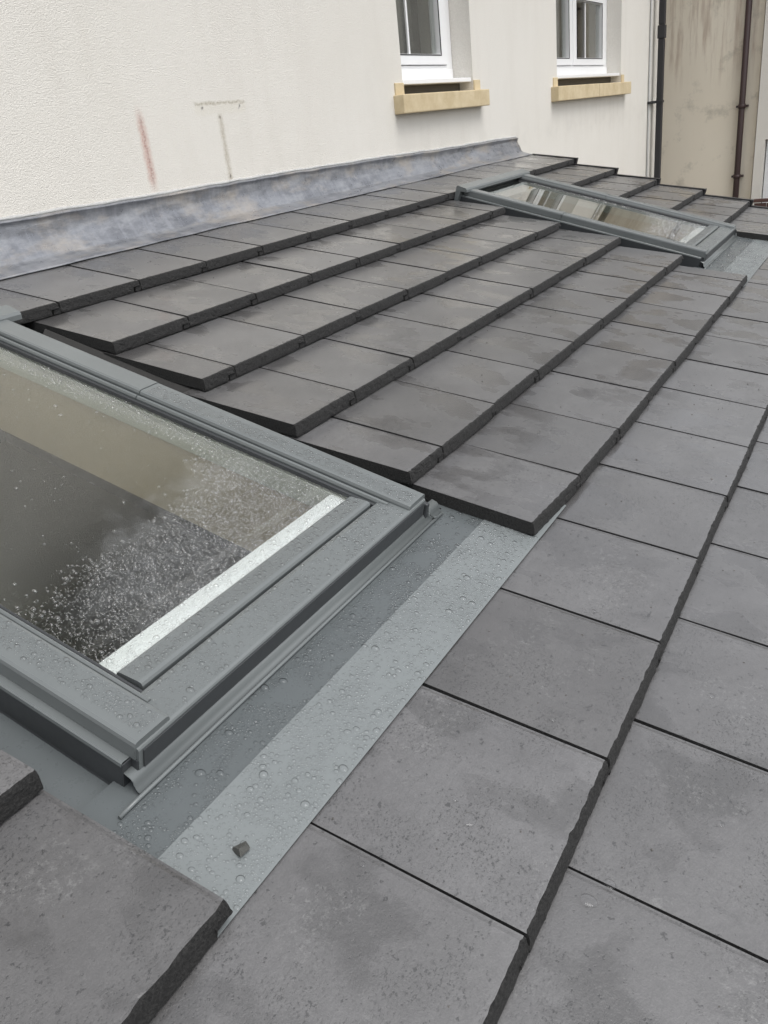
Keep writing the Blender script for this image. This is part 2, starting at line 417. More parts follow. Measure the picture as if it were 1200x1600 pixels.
# ---------------------------------------------------------------- the house behind
house = empty('rendered_house', (2.5, WY, GZ))
tag(house, 'cream roughcast house with two white windows above the lead flashing', 'house')
HX, HY, HZ = 2.5, WY, GZ
def into(o, root):
    """keep world placement while parenting to an Empty that is only moved / rotated"""
    o.parent = root; o.matrix_parent_inverse = (Matrix.Translation(root.location) @ root.rotation_euler.to_matrix().to_4x4()).inverted()
    return o
EAVES = 2.80
W1 = (3.70, 4.585, .95, 2.15); W2 = (6.09, 7.785, .94, 2.15)
wall = holed_slab('wall', -5.0, 9.12, GZ, EAVES, [W1, W2], WY, WY + .34, M_RENDER, None, swap=True); into(wall, house)
into(box('wall_return', 8.78, 9.119, WY + .342, WY + 7.0, GZ, EAVES, M_RENDER), house)
into(extrude('house_roof', [(WY - .30, EAVES + .003), (WY - .30, EAVES + .06), (WY + 3.6, EAVES + 2.55), (WY + 7.5, EAVES + .06), (WY + 7.5, EAVES + .003)], 'x', -5.3, 9.3, M_EDGE), house)
into(box('fascia', -5.3, 9.3, WY - .325, WY - .302, EAVES - .10, EAVES + .07, M_WHITE), house)
into(tube('eaves_gutter', [(-5.3, WY - .375, EAVES + .0), (9.3, WY - .375, EAVES + .0)], .052, M_PIPE, None, 14), house)

def sash(name, x0, x1, z0, z1, fw, y0, y1, par):
    """rectangular ring of square-cut profile"""
    o = holed_slab(name, x0, x1, z0, z1, [(x0 + fw, x1 - fw, z0 + fw * .62, z1 - fw * .62)], y0, y1, M_WHITE, None, swap=True)
    bv = o.modifiers.new('soft_edge', 'BEVEL'); bv.width = .004; bv.segments = 2; bv.limit_method = 'ANGLE'
    into(o, house); o.parent = par; return o
def curtain(x0, x1, z0, z1, y, material, par, amp=.02, wl=.09):
    vs_, fs = [], []; n = 60
    for i in range(n + 1):
        x = x0 + (x1 - x0) * i / n
        yy = y + amp * math.sin(x / wl * 2 * math.pi) + amp * .5 * math.sin(x / wl * 4.1 + 1)
        vs_ += [(x, yy, z0), (x, yy, z1)]
        if i: fs.append((2 * i - 2, 2 * i, 2 * i + 1, 2 * i - 1))
    o = mesh_obj('curtain', vs_, fs, material, None, True); o.modifiers.new('thickness', 'SOLIDIFY').thickness = .004
    into(o, house); o.parent = par
def house_window(hole, cill_z, lights, sills, gapless=False):
    x0, x1, z0, z1 = hole
    fy = WY + .13
    fr = holed_slab('window', x0 + .002, x1 - .002, cill_z, z1 - .002, [(a + .0, b, c, d) for a, b, c, d, *_ in lights], fy, fy + .07, M_WHITE, None, swap=True)
    bv = fr.modifiers.new('soft_edge', 'BEVEL'); bv.width = .004; bv.segments = 2; bv.limit_method = 'ANGLE'
    into(fr, house)
    def part(o): into(o, house); o.parent = fr; return o
    for (a, b, c, d, bars) in lights:
        sash('sash', a + .003, b - .003, c + .003, d - .003, .088, fy - .012, fy + .05, fr)
        part(box('pane', a + .085, b - .085, fy + .015, fy + .021, c + .05, d - .05, M_GLASS))
        part(holed_slab('gasket', a + .084, b - .084, c + .049, d - .049, [(a + .0905, b - .0905, c + .0555, d - .0555)], fy - .0135, fy + .013, M_BLACK, None, swap=True))
        for bx_ in bars: part(box('glazing_bar', bx_ - .009, bx_ + .009, fy + .004, fy + .013, c + .052, d - .052, M_WHITE))
    part(box('cill_board', x0 + .006, x1 - .006, WY + .008, fy - .002, cill_z - .008, cill_z + .016, M_WHITE, None, .004))
    part(box('cill_upstand', x0 + .02, x1 - .02, fy - .010, fy - .001, cill_z + .018, cill_z + .075, M_WHITE, None, .003))
    for (a, b, c, d, yf) in sills: part(box('stone_sill', a, b, yf, fy + .1, c, d, M_STONE, None, .006))
    for s in ((x0 - .095, x0 - .002), (x1 + .002, x1 + .09)): part(box('sill_stool', s[0], s[1], WY - .008, WY + .05, sills[0][3] - .01, cill_z + .0, M_STONE, None, .004))
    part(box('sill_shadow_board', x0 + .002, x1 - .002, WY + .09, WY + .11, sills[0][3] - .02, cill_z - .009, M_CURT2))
    return fr
wa = house_window(W1, 1.010, [(3.775, 4.505, 1.105, 2.08, [4.055])], [(3.587, 4.690, .862, .953, WY - .06)])
curtain(4.15, 4.62, .95, 2.2, WY + .36, M_CURT, wa, .015, .11)
curtain(3.6, 4.12, .95, 2.2, WY + .50, M_CURT2, wa, .02, .16)
wb = house_window(W2, 1.005, [(6.17, 6.815, 1.095, 2.08, []), (6.825, 7.70, 1.095, 1.62, [7.19]), (6.825, 7.70, 1.66, 2.08, [])],
                  [(5.955, 6.952, .843, .943, WY - .06), (6.958, 7.925, .842, .942, WY - .06)])
curtain(7.05, 7.85, .95, 2.2, WY + .40, M_CURT, wb, .015, .13)
curtain(6.0, 7.05, .95, 2.2, WY + .50, M_CURT2, wb, .025, .12)
# dark rooms behind the two windows
for (a, b, pr) in ((3.0, 5.2, wa), (5.5, 8.6, wb)):
    zz0, zz1, y0, y1 = .3, 2.6, WY + .345, WY + 3.0
    vs_ = [(a, y0, zz0), (b, y0, zz0), (b, y1, zz0), (a, y1, zz0), (a, y0, zz1), (b, y0, zz1), (b, y1, zz1), (a, y1, zz1)]
    o = mesh_obj('room', vs_, [(0, 1, 2, 3), (7, 6, 5, 4), (1, 5, 6, 2), (0, 3, 7, 4), (3, 2, 6, 7)], M_INNER); into(o, house); o.parent = pr

# downpipe at the corner of the house
dp = empty('downpipe', (8.93, WY - .075, GZ)); tag(dp, 'dark square-section downpipe on the corner of the cream house', 'downpipe')
PXL, PXR, PYF, PYB = 8.90, 8.965, WY - .108, WY - .050
into(box('pipe', PXL, PXR, PYF, PYB, GZ, 1.30, M_PIPE, None, .008), dp)
into(box('pipe_socket', PXL - .007, PXR + .007, PYF - .007, PYB + .007, 1.302, 1.42, M_PIPE, None, .008), dp)
into(box('pipe', PXL, PXR, PYF, PYB, 1.422, EAVES - .06, M_PIPE, None, .008), dp)
into(tube('thin_cable', [(8.76, WY - .012, -2), (8.76, WY - .012, EAVES)], .009, M_MORTAR, None, 8), dp)
for z in (.74, 2.6, -1.2):
    into(box('bracket', PXL - .006, PXR + .006, PYF - .006, PYB + .006, z - .012, z + .012, M_PIPE, None, .003), dp)
    into(box('bracket_strap', 8.74, 8.99, WY - .042, WY - .004, z - .012, z + .012, M_PIPE, None, .003), dp)

# ---------------------------------------------------------------- neighbours at the far right
BX = 9.72
nb = empty('beige_house', (BX, 1.9, GZ)); tag(nb, 'stained beige rendered wall of the next house behind the downpipe', 'house')
into(box('wall', BX, BX + 4.0, 1.20, 6.0, GZ, 3.3, M_BEIGE), nb)
into(extrude('roof', [(1.0, 3.303), (3.6, 4.6), (6.2, 3.303)], 'x', BX - .15, BX + 4.1, M_EDGE), nb)
into(box('base_course', BX - .03, BX - .001, 1.22, 3.0, GZ, GZ + .5, M_BEIGE), nb)
bp_ = empty('brown_downpipe', (BX - .05, 1.345, GZ)); tag(bp_, 'thin dark brown downpipe on the stained beige wall', 'downpipe')
into(tube('pipe', [(BX - .06, 1.345, GZ), (BX - .06, 1.345, 3.28)], .031, M_PIPEBROWN, None, 16), bp_)
for z in (-.09, .60, 1.75, -1.3):
    into(tube('bracket', [(BX - .06, 1.345, z - .02), (BX - .06, 1.345, z + .02)], .038, M_PIPEBROWN, None, 16), bp_)
    into(box('bracket_ear', BX - .05, BX - .002, 1.285, 1.405, z - .010, z + .010, M_PIPEBROWN), bp_)
nw = empty('white_house', (BX - .1, 0, GZ)); tag(nw, 'white rendered house at the right edge beside the stained beige wall', 'house')
into(holed_slab('wall', -4.0, 1.18, GZ, 2.5, [(-.2, 1.085, -.95, .26)], BX - .10, BX + .22, M_RENDER, None, swap=True), nw)
# that slab was built in (x, z): turn it so that it faces back along the roof
wl = [o for o in nw.children if o.name.startswith('wall')][0]
for v in wl.data.vertices: v.co = Vector((v.co.y, v.co.x, v.co.z))
wl.data.flip_normals()
wf = holed_slab('window', -.19, 1.075, -.94, .25, [(-.09, .40, -.84, .15), (.47, .975, -.84, .15)], BX - .02, BX + .05, M_WHITE, None, swap=True)
for v in wf.data.vertices: v.co = Vector((v.co.y, v.co.x, v.co.z))
wf.data.flip_normals(); into(wf, nw)
for (a, b) in ((-.09, .40), (.47, .975)):
    o = box('pane', BX + .01, BX + .016, a, b, -.84, .15, M_GLASS); into(o, nw); o.parent = wf
    o = box('net_curtain', BX + .15, BX + .16, a - .05, b + .05, -.9, .2, M_CURT); into(o, nw); o.parent = wf
into(extrude('roof', [(BX - .35, 2.503), (BX + 3.0, 3.9), (BX + 6.3, 2.503)], 'y', -4.2, 1.19, M_EDGE), nw)
fn = empty('timber_fence', (9.3, .6, GZ)); tag(fn, 'dark red-brown timber fence just past the far edge of the roof', 'fence')
y = 1.10
while y > -2.4:
    into(box('board', 9.30, 9.322, y - .118, y, GZ + .02, -.335 + random.uniform(-.006, .006), M_FENCE, None, .003), fn); y -= .122
into(box('rail', 9.324, 9.37, -2.4, 1.10, -.68, -.60, M_FENCE), fn)
into(box('capping', 9.285, 9.345, -2.4, 1.11, -.327, -.295, M_FENCE, None, .006), fn)

# ---------------------------------------------------------------- extension with its tiled roof
ext = empty('extension_roof', (0, 0, 0), (P, 0, 0))
tag(ext, 'wet dark grey flat-tiled lean-to roof running along the cream wall', 'roof')
A_U, A_W = -.074, .503          # near skylight: lower left corner in roof coordinates
B_U, B_W = 3.415, .500          # far skylight
SW, SL = .780, 1.215            # skylight width, length
U_LO, U_HI = -1.65, 5.23
hole = lambda u, w: (u + .055, u + SW - .055, w + .10, w + SL - .03)
holed_slab('roof_deck', U_LO - .1, U_HI - .06, -1.05, 2.05, [hole(A_U, A_W), hole(B_U, B_W)], -.30, -.095, M_DARK, ext)
def plumb_wall(name, x0, x1, y0, y1, ztop_fn, material):
    vs_ = []
    for (x, yv) in ((x0, y0), (x1, y0), (x1, y1), (x0, y1)): vs_ += [(x, yv, GZ + .01), (x, yv, ztop_fn(yv))]
    fs = [(0, 2, 3, 1), (2, 4, 5, 3), (4, 6, 7, 5), (6, 0, 1, 7), (1, 3, 5, 7), (0, 6, 4, 2)]
    o = mesh_obj(name, vs_, fs, material); return into(o, ext)
zt = lambda yv: yv * math.tan(P) - .25 / math.cos(P)
plumb_wall('front_wall', U_LO, U_HI - .12, -.85, -.60, zt, M_EXT)
plumb_wall('side_wall', U_HI - .34, U_HI - .12, -.598, WY - .01, zt, M_EXT)
plumb_wall('side_wall', U_LO, U_LO + .22, -.598, WY - .01, zt, M_EXT)
o = mesh_obj('room_floor', [(U_LO + .2, -.6, GZ + .03), (U_HI - .3, -.6, GZ + .03), (U_HI - .3, WY, GZ + .03), (U_LO + .2, WY, GZ + .03)], [(0, 1, 2, 3)], M_FLOOR); into(o, ext)

TAN = ST / G
def tile_mesh(width, seed, notch=True, tongue=True, rough_left=False, rough_right=False):
    """interlocking concrete tile: origin at the upper front left edge, x along the course, y up the slope"""
    rnd = random.Random(seed)
    T, L = .030, .325
    xs = [0, .004]; k = max(2, int(round(width / .009)))
    xs += [width * i / k for i in range(1, k)]
    if notch and width > .06:
        xs = [x for x in xs if abs(x - (width - .027)) > .004] + [width - .0275, width - .0270]
    xs += [width - .0035, width - .0005]; xs = sorted(xs)
    prof = [(L, -.0), (.22, 0), (.12, 0), (.05, 0), (.012, 0), (.0035, -.0002), (.0, -.0016), (-.0030, -.008), (-.0055, -.016), (-.0080, -.024), (-.0085, -T), (.02, -T), (L, -T)]
    K = len(prof); verts = []; nfront = (5, 6, 7, 8, 9, 10)
    wob = rnd.uniform(0, 50)
    for ix, x in enumerate(xs):
        end = x < .003 or x > width - .003
        chip = max(0, noise.noise(Vector((x * 62 + wob, seed * 3.1, 0))) - .34) * .013
        clip = notch and x > width - .0272
        for j, (yy, zz) in enumerate(prof):
            z = zz; y_ = yy
            if clip and zz < -.0145: z = -.0145
            if j in nfront:
                y_ += .0007 * noise.noise(Vector((x * 40 + wob, j * .9, seed))) + .0021 * noise.noise(Vector((x * 210 + wob, j * 2.3, seed)))
                if j in (5, 6): y_ += chip * (1.0 if j == 6 else .55); z -= chip * .25
                if j == 7: y_ += chip * .5
            if x > width - .0045 and j < 7: z -= .0016
            if (rough_left and ix < 2 or rough_right and ix > len(xs) - 3) and j > 8:
                z += .006 * abs(noise.noise(Vector((yy * 40, seed, j)))); 
            verts.append((x, y_, z - yy * TAN))
    faces = []; mats = []
    for i in range(len(xs) - 1):
        for j in range(K):
            j2 = (j + 1) % K
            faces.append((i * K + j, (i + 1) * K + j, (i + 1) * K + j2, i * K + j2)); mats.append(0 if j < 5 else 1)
    n = len(xs) - 1
    faces.append(tuple(range(K))); mats.append(1)
    faces.append(tuple(n * K + j for j in range(K - 1, -1, -1))); mats.append(1)
    if tongue:
        b0 = len(verts); x0, x1 = -.0235, -.001
        for (x, yy, zz) in ((x0, -.0055, -.0175), (x1, -.0055, -.0175), (x1, -.0075, -T), (x0, -.0075, -T), (x0, L - .02, -.0175), (x1, L - .02, -.0175), (x1, L - .02, -T), (x0, L - .02, -T)):
            verts.append((x + rnd.uniform(-.0008, .0008), yy, zz - yy * TAN))
        for f in ((0, 3, 2, 1), (4, 5, 6, 7), (0, 1, 5, 4), (3, 7, 6, 2), (0, 4, 7, 3), (1, 2, 6, 5)):
            faces.append(tuple(b0 + q_ for q_ in f)); mats.append(1)
    me = bpy.data.meshes.new('roof_tile'); me.from_pydata(verts, [], faces)
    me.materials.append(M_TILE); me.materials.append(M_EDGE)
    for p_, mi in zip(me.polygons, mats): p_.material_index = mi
    bm = bmesh.new(); bm.from_mesh(me); bmesh.ops.recalc_face_normals(bm, faces=bm.faces); bm.to_mesh(me); bm.free()
    return me
FULL = [tile_mesh(TW - .0034, 11 + s) for s in range(9)]
def put_tile(me, u, c, jit=True, dv=0.0, yaw=0.0):
    o = bpy.data.objects.new('roof_tile', me); COL.objects.link(o); o.parent = ext
    j = random.uniform
    o.location = (u, (7 - c) * G + dv + (j(-.0024, .0024) if jit else 0), j(-.0005, .0005))
    o.rotation_euler = (j(-.003, .003), j(-.0022, .0022), yaw + (j(-.0025, .0025) if jit else 0))
    return o
OFF = {1: 1.2158, 2: 1.1029, 3: 1.2395, 4: 1.0400, 5: .9423, 6: 1.0478, 7: 0.0, 8: .135, 9: .0, 10: .15}
LEFT_OF_A = {2: -.150, 3: -.150, 4: -.150, 5: -.157, 6: -.148}
RIGHT_OF_A = {2: .826, 3: .823, 4: .790, 5: .789, 6: .789}
LEFT_OF_B = {2: 3.356, 3: 3.364, 4: 3.363, 5: 3.362, 6: 3.278}
RIGHT_OF_B = {2: 4.29, 3: 4.29, 4: 4.29, 5: 4.29, 6: 4.285}
VERGE = {1: 5.25, 2: 5.22, 3: 5.19, 4: 5.20, 5: 5.205, 6: 5.205, 7: 5.205, 8: 5.205, 9: 5.205, 10: 5.205}
seed = 100
for c in range(1, 11):
    o0 = OFF[c]; k0 = math.floor((U_LO - o0) / TW)
    if c in LEFT_OF_A: spans = [(U_LO, LEFT_OF_A[c]), (RIGHT_OF_A[c], LEFT_OF_B[c]), (RIGHT_OF_B[c], VERGE[c])]
    else: spans = [(U_LO, VERGE[c])]
    for si, (s0, s1) in enumerate(spans):
        k = k0
        while o0 + k * TW < s1:
            a, b = o0 + k * TW, o0 + (k + 1) * TW; k += 1
            if b <= s0 + .02: continue
            a2, b2 = max(a, s0), min(b, s1)
            if b2 - a2 < .035: continue
            if a2 == a and b2 == b:
                put_tile(random.choice(FULL), a, c)
            else:
                seed += 1
                cutl, cutr = a2 > a, b2 < b
                me = tile_mesh(b2 - a2 - (0 if cutr else .0034), seed, notch=not cutr, tongue=not cutl, rough_left=cutl, rough_right=cutr)
                dv, yaw = 0.0, 0.0
                if c == 6 and si == 1 and cutl: dv, yaw = .012, -.045
                put_tile(me, a2, c, jit=not (c in (5, 6)), dv=dv, yaw=yaw)
# dry verge: one dark unit per course
for c in range(1, 11):
    w0 = (7 - c) * G; u = VERGE[c] + .003
    zf = lambda w: -(w - w0) * TAN
    vs_ = []
    for w in (w0 - .006, w0 + .30):
        for (du, dn) in ((-.022, .002), (-.022, .006), (.012, .006), (.012, -.075), (.007, -.075), (.007, .002)): vs_.append((u + du, w, zf(w) + dn))
    fs = [(i, (i + 1) % 6, 6 + (i + 1) % 6, 6 + i) for i in range(6)] + [(5, 4, 3, 2, 1, 0), (6, 7, 8, 9, 10, 11)]
    vu = mesh_obj('verge_unit', vs_, fs, M_BLACK, ext)
    cap = box('verge_cap', u - .022, u + .016, w0 - .018, w0 - .0065, -.055, .008, M_BLACK, ext, .003); 

# ---------------------------------------------------------------- lead flashing along the wall
def lead():
    nx, rows = 260, 26
    x0, x1 = -1.7, 5.235
    vs_, fs = [], []
    for i in range(nx + 1):
        x = x0 + (x1 - x0) * i / nx
        nz = lambda s, q_=0.0: noise.noise(Vector((x * s, q_, 3.7)))
        ztop = .679 + .006 * nz(1.3) + .003 * nz(9) - max(0, x - 2.6) * .012
        wl_ = 2.058 + .020 * nz(1.1, 5) + .006 * nz(5, 2)       # lower edge on the tiles
        wall_y = WY - .004
        foot = R3(x, 2.150, -.030)
        low = R3(x, wl_, -(wl_ - 1.754) * TAN + .0045 + .003 * max(0, nz(4, 9)))
        top = Vector((x, wall_y - .004, ztop)); mid = Vector((x, wall_y - .010 + .006 * nz(3, 1), foot.z + .055))
        lip = Vector((x, wall_y - .016, ztop - .006)); lip2 = Vector((x, wall_y - .009, ztop - .020))
        ctrl = [top, lip, lip2, mid, foot + Vector((0, -.012, .012)), R3(x, 2.12, -.030), low]
        seg = []
        for k in range(rows):
            t = k / (rows - 1) * (len(ctrl) - 1); a = min(int(t), len(ctrl) - 2); f = t - a
            p0 = ctrl[max(a - 1, 0)]; p1 = ctrl[a]; p2 = ctrl[a + 1]; p3 = ctrl[min(a + 2, len(ctrl) - 1)]
            q_ = .5 * ((2 * p1) + (-p0 + p2) * f + (2 * p0 - 5 * p1 + 4 * p2 - p3) * f * f + (-p0 + 3 * p1 - 3 * p2 + p3) * f ** 3)
            w = math.sin(min(1, k / (rows - 1) * 1.15) * math.pi)
            q_ = q_ + Vector((0, -1, .3)) * (.0032 * w * (noise.noise(Vector((x * 7, k * .35, 1))) + .6 * noise.noise(Vector((x * 22, k * .6, 8)))))
            vs_.append(q_)
    for i in range(nx):
        for k in range(rows - 1):
            a = i * rows + k; fs.append((a, a + rows, a + rows + 1, a + 1))
    o = mesh_obj('lead_sheet', vs_, fs, M_LEAD, None, True); s = o.modifiers.new('thickness', 'SOLIDIFY'); s.thickness = .0028; s.offset = 1
    return o
lf = empty('lead_flashing', (2, WY, .6)); tag(lf, 'blue-grey lead flashing dressed from the cream wall onto the top tiles', 'flashing')
into(lead(), lf)
# mortar / sealant line in the chase above the lead
vs_, fs = [], []; nx = 420; K = 7
for i in range(nx + 1):
    x = -1.7 + 6.93 * i / nx
    zt_ = .679 + .006 * noise.noise(Vector((x * 1.3, 0, 3.7))) + .003 * noise.noise(Vector((x * 9, 0, 3.7))) - max(0, x - 2.6) * .012
    r = .0075 + .004 * noise.noise(Vector((x * 17, 2, 0))) + .003 * noise.noise(Vector((x * 60, 2, 0)))
    for k in range(K):
        t = math.pi * k / (K - 1) - math.pi / 2
        vs_.append((x, WY + .002 - max(.001, r * math.cos(t) * 1.4), zt_ + .003 + r * math.sin(t) * .9))
for i in range(nx):
    for k in range(K - 1): fs.append((i * K + k, (i + 1) * K + k, (i + 1) * K + k + 1, i * K + k + 1))
into(mesh_obj('mortar_bead', vs_, fs, M_MORTAR, None, True), lf)

# ---------------------------------------------------------------- skylights
def skylight(u, w):
    root = empty('skylight', R3(u, w, 0), (P, 0, 0))
    S = SW
    mx = lambda prof, right: [(S - a, b) for a, b in prof][::-1] if right else prof
    cov = [(0, -.008), (0, .015), (.0018, .0195), (.006, .0215), (.012, .0215), (.056, .021), (.061, .019), (.063, .014), (.063, -.004)]
    rail = [(.0655, -.002), (.0655, .008), (.0675, .0125), (.0705, .014), (.0735, .0125), (.0755, .008), (.0755, -.002)]
    rail2 = [(.0775, -.003), (.0775, .002), (.079, .006), (.0815, .007), (.084, .005), (.085, -.003)]
    for right in (False, True):
        c1 = extrude('side_cover', mx(cov, right), 'y', .004, .692, M_ALU, root, True)
        c2 = extrude('side_cover', mx([(a, b + .0012) for a, b in cov], right), 'y', .690 + .004, SL, M_ALU, root, True)
        extrude('inner_rail', mx(rail, right), 'y', .047, .690, M_ALU, c1); extrude('inner_rail', mx(rail, right), 'y', .6925, SL, M_ALU, c2)
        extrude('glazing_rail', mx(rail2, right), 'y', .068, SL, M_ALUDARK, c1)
        # side flashing: ledge, upstand and gutter
        extrude('side_ledge', mx([(.006, -.010), (-.011, -.0085), (-.0130, -.0100), (-.0135, -.0150)], right), 'y', .014, SL + .01, M_ALU, root, closed=False)
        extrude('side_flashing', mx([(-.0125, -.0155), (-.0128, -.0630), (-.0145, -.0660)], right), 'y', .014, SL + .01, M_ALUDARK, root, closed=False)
        extrude('side_gutter', mx([(-.0150, -.0662), (-.060, -.0668), (-.165, -.0670)], right), 'y', .014, SL + .03, M_APRON, root, closed=False)
        extrude('foam_fillet', mx([(-.104, -.0664), (-.118, -.040), (-.162, -.036), (-.162, -.0664)], right), 'y', .11, SL - .01, M_DARKFOAM, root)
        e0, e1 = (-.0135, .004) if not right else (S - .004, S + .0135)
        box('flashing_end', e0, e1, .0115, .0135, -.064, -.0105, M_ALUDARK, root)
    # frame body under the covers
    for (a, b, c, d) in ((.001, .066, .001, SL), (S - .066, S - .001, .001, SL), (.067, S - .067, .001, .10), (.067, S - .067, SL - .05, SL)):
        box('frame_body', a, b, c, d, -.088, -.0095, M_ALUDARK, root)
    # bottom covers
    bc = extrude('bottom_cover', [(.0, -.026), (.0, .008), (.0015, .0105), (.006, .0115), (.060, .0095), (.068, .0075), (.072, .003), (.072, -.008), (.006, -.008), (.006, -.026)], 'x', .003, S - .003, M_ALU, root)
    box('shaded_front_face', .010, S - .010, -.0022, -.0004, -.0255, .0055, M_ALUDARK, bc)  # darker grey sheet paints in the dark roof mirrored by the front face
    sc = extrude('sash_cover', [(.0755, -.006), (.0755, .006), (.078, .0098), (.084, .0105), (.118, .0062), (.1225, .0042), (.124, .001), (.124, -.006)], 'x', .088, S - .088, M_ALU, root)
    # pane
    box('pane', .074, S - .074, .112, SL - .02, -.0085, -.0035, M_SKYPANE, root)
    # white sash under the pane, pale sides and board lining
    box('inner_sash', .086, S - .086, .126, .166, -.052, -.0095, M_WHITEWOOD, root, .002)
    box('inner_sash', .086, S - .086, SL - .075, SL - .03, -.052, -.0095, M_WHITEWOOD, root, .002)
    box('inner_sash', .0665, .0855, .101, SL - .051, -.060, -.0095, M_SASHGREEN, root, .002)
    box('inner_sash', S - .0855, S - .0665, .101, SL - .051, -.060, -.0095, M_SASHGREEN, root, .002)
    box('lining_board', .070, .082, .10, SL - .03, -.245, -.0605, M_BOARD, root)
    box('lining_board', S - .082, S - .070, .10, SL - .03, -.245, -.0605, M_BOARD, root)
    box('lining_board', .0825, S - .0825, .10, .112, -.245, -.089, M_BOARD, root)
    box('lining_board', .0825, S - .0825, SL - .042, SL - .03, -.245, -.089, M_BOARD, root)
    # top hood
    extrude('top_hood', [(SL - .030, .014), (SL - .028, .026), (SL - .022, .032), (SL + .022, .036), (SL + .028, .033), (SL + .030, .026), (SL + .030, -.055), (SL + .012, -.055), (SL + .004, .012)], 'x', -.038, S + .038, M_ALU, root)
    # foot flashing below the window with its beaded edge
    ff = [(.012, -.0255), (.0, -.0275), (-.004, -.0310), (-.006, -.0370), (-.010, -.0425), (-.0165, -.0462)]
    foot = extrude('foot_flashing', ff, 'x', -.013, S + .060, M_ALU, root, closed=False, smooth=True)
    tube('bead', [(-.052, -.0195, -.0462), (-.02, -.0188, -.0456), (.2, -.0182, -.0452), (.5, -.0178, -.0452), (S + .058, -.0170, -.0448)], .0030, M_ALU, foot, 8)
    tube('corner_fold', [(S + .010, -.0022, -.010), (S + .012, -.008, -.030), (S + .022, -.0150, -.0400), (S + .040, -.0180, -.0448)], .0022, M_ALU, foot, 8)
    tube('corner_fold', [(S + .030, .030, -.030), (S + .050, .012, -.040), (S + .064, .004, -.0425), (S + .070, -.008, -.0445)], .0020, M_ALU, foot, 8)
    box('corner_post', S - .002, S + .010, -.006, .016, -.046, -.002, M_ALUDARK, root, .003)
    # apron sheet and its lower strip, coloured paler for the sky its tilt reflects: lies on the course of tiles below
    zw = lambda y_: -.0505 + (-.003 - y_) * .092
    def sheet(name, x0, x1, y0, y1, dz, material):
        vs_, fs = [], []; nx, ny = 110, 12
        for i in range(nx + 1):
            for j in range(ny + 1):
                x = x0 + (x1 - x0) * i / nx; y_ = y0 + (y1 - y0) * j / ny
                vs_.append((x, y_, zw(y_) + dz + .0007 * noise.noise(Vector((x * 7 + u, y_ * 14, 0)))))
        for i in range(nx):
            for j in range(ny):
                a = i * (ny + 1) + j; fs.append((a, a + ny + 1, a + ny + 2, a + 1))
        o = mesh_obj(name, vs_, fs, material, root, False); s = o.modifiers.new('thickness', 'SOLIDIFY'); s.thickness = .0010; s.offset = -1
        return o
    sheet('apron', -.230, S + .245, -.112, .030, 0, M_APRON)
    sheet('apron_lit_strip', -.230, S + .245, -.2185, -.098, .0016, M_STRIP)
    return root
sa = skylight(A_U, A_W); tag(sa, 'large grey-framed roof window in the near left, spotted with raindrops', 'skylight', 'roof windows in the tiled roof')
sb = skylight(B_U, B_W); tag(sb, 'far grey-framed roof window near the end of the roof, reflecting pale stripes', 'skylight', 'roof windows in the tiled roof')

# ---------------------------------------------------------------- raindrops
def drops(name, label, regions, seed, water=None):
    rnd = random.Random(seed); verts, faces = [], []
    for (u0, u1, w0, w1, zf, count, rmin, rmean, rmax, mask, flat) in regions:
        cells = {}; cs = rmax * 2.2; placed = 0; tries = 0
        while placed < count and tries < count * 6:
            tries += 1
            u = rnd.uniform(u0, u1); w = rnd.uniform(w0, w1)
            if mask and rnd.random() > mask(u, w): continue
            r = min(rmax, rmin + rnd.expovariate(1 / rmean))
            ci, cj = int(u / cs), int(w / cs); ok = True
            for a in (-1, 0, 1):
                for b in (-1, 0, 1):
                    for (pu, pw, pr) in cells.get((ci + a, cj + b), ()):
                        if (pu - u) ** 2 + (pw - w) ** 2 < (pr + r) ** 2 * .92: ok = False
            if not ok: continue
            cells.setdefault((ci, cj), []).append((u, w, r)); placed += 1
            seg = 6 if r < .0011 else 8 if r < .0018 else 12; ph = rnd.uniform(0, 6.28); el = rnd.uniform(1.0, 1.22)
            a1, a2 = rnd.uniform(.0, .10), rnd.uniform(0, 6.28); hh = r * flat * rnd.uniform(.85, 1.15)
            b0 = len(verts); z0 = zf(u, w)
            for (fr, fz) in ((1.0, -.05), (.93, .36), (.74, .70), (.42, .93)):
                for k in range(seg):
                    t = 2 * math.pi * k / seg
                    rr = r * fr * (1 + a1 * math.cos(2 * t + a2))
                    x, y_ = rr * math.cos(t), rr * math.sin(t) * el
                    verts.append((u + x, w + y_, z0 + hh * fz))
            verts.append((u, w, z0 + hh)); tp = len(verts) - 1
            for q_ in range(3):
                for k in range(seg):
                    k2 = (k + 1) % seg; faces.append((b0 + q_ * seg + k, b0 + q_ * seg + k2, b0 + (q_ + 1) * seg + k2, b0 + (q_ + 1) * seg + k))
            for k in range(seg): faces.append((b0 + 3 * seg + k, b0 + 3 * seg + (k + 1) % seg, tp))
    o = mesh_obj(name, verts, faces, water or M_WATER, None, True); o.rotation_euler = (P, 0, 0)
    return tag(o, label, 'raindrops', kind='stuff')
def sstep(a, b, x):
    t = min(1, max(0, (x - a) / (b - a))); return t * t * (3 - 2 * t)
patch = lambda u, w, s=14: sstep(-.22, .12, noise.noise(Vector((u * s, w * s * 1.8, 4.4))))
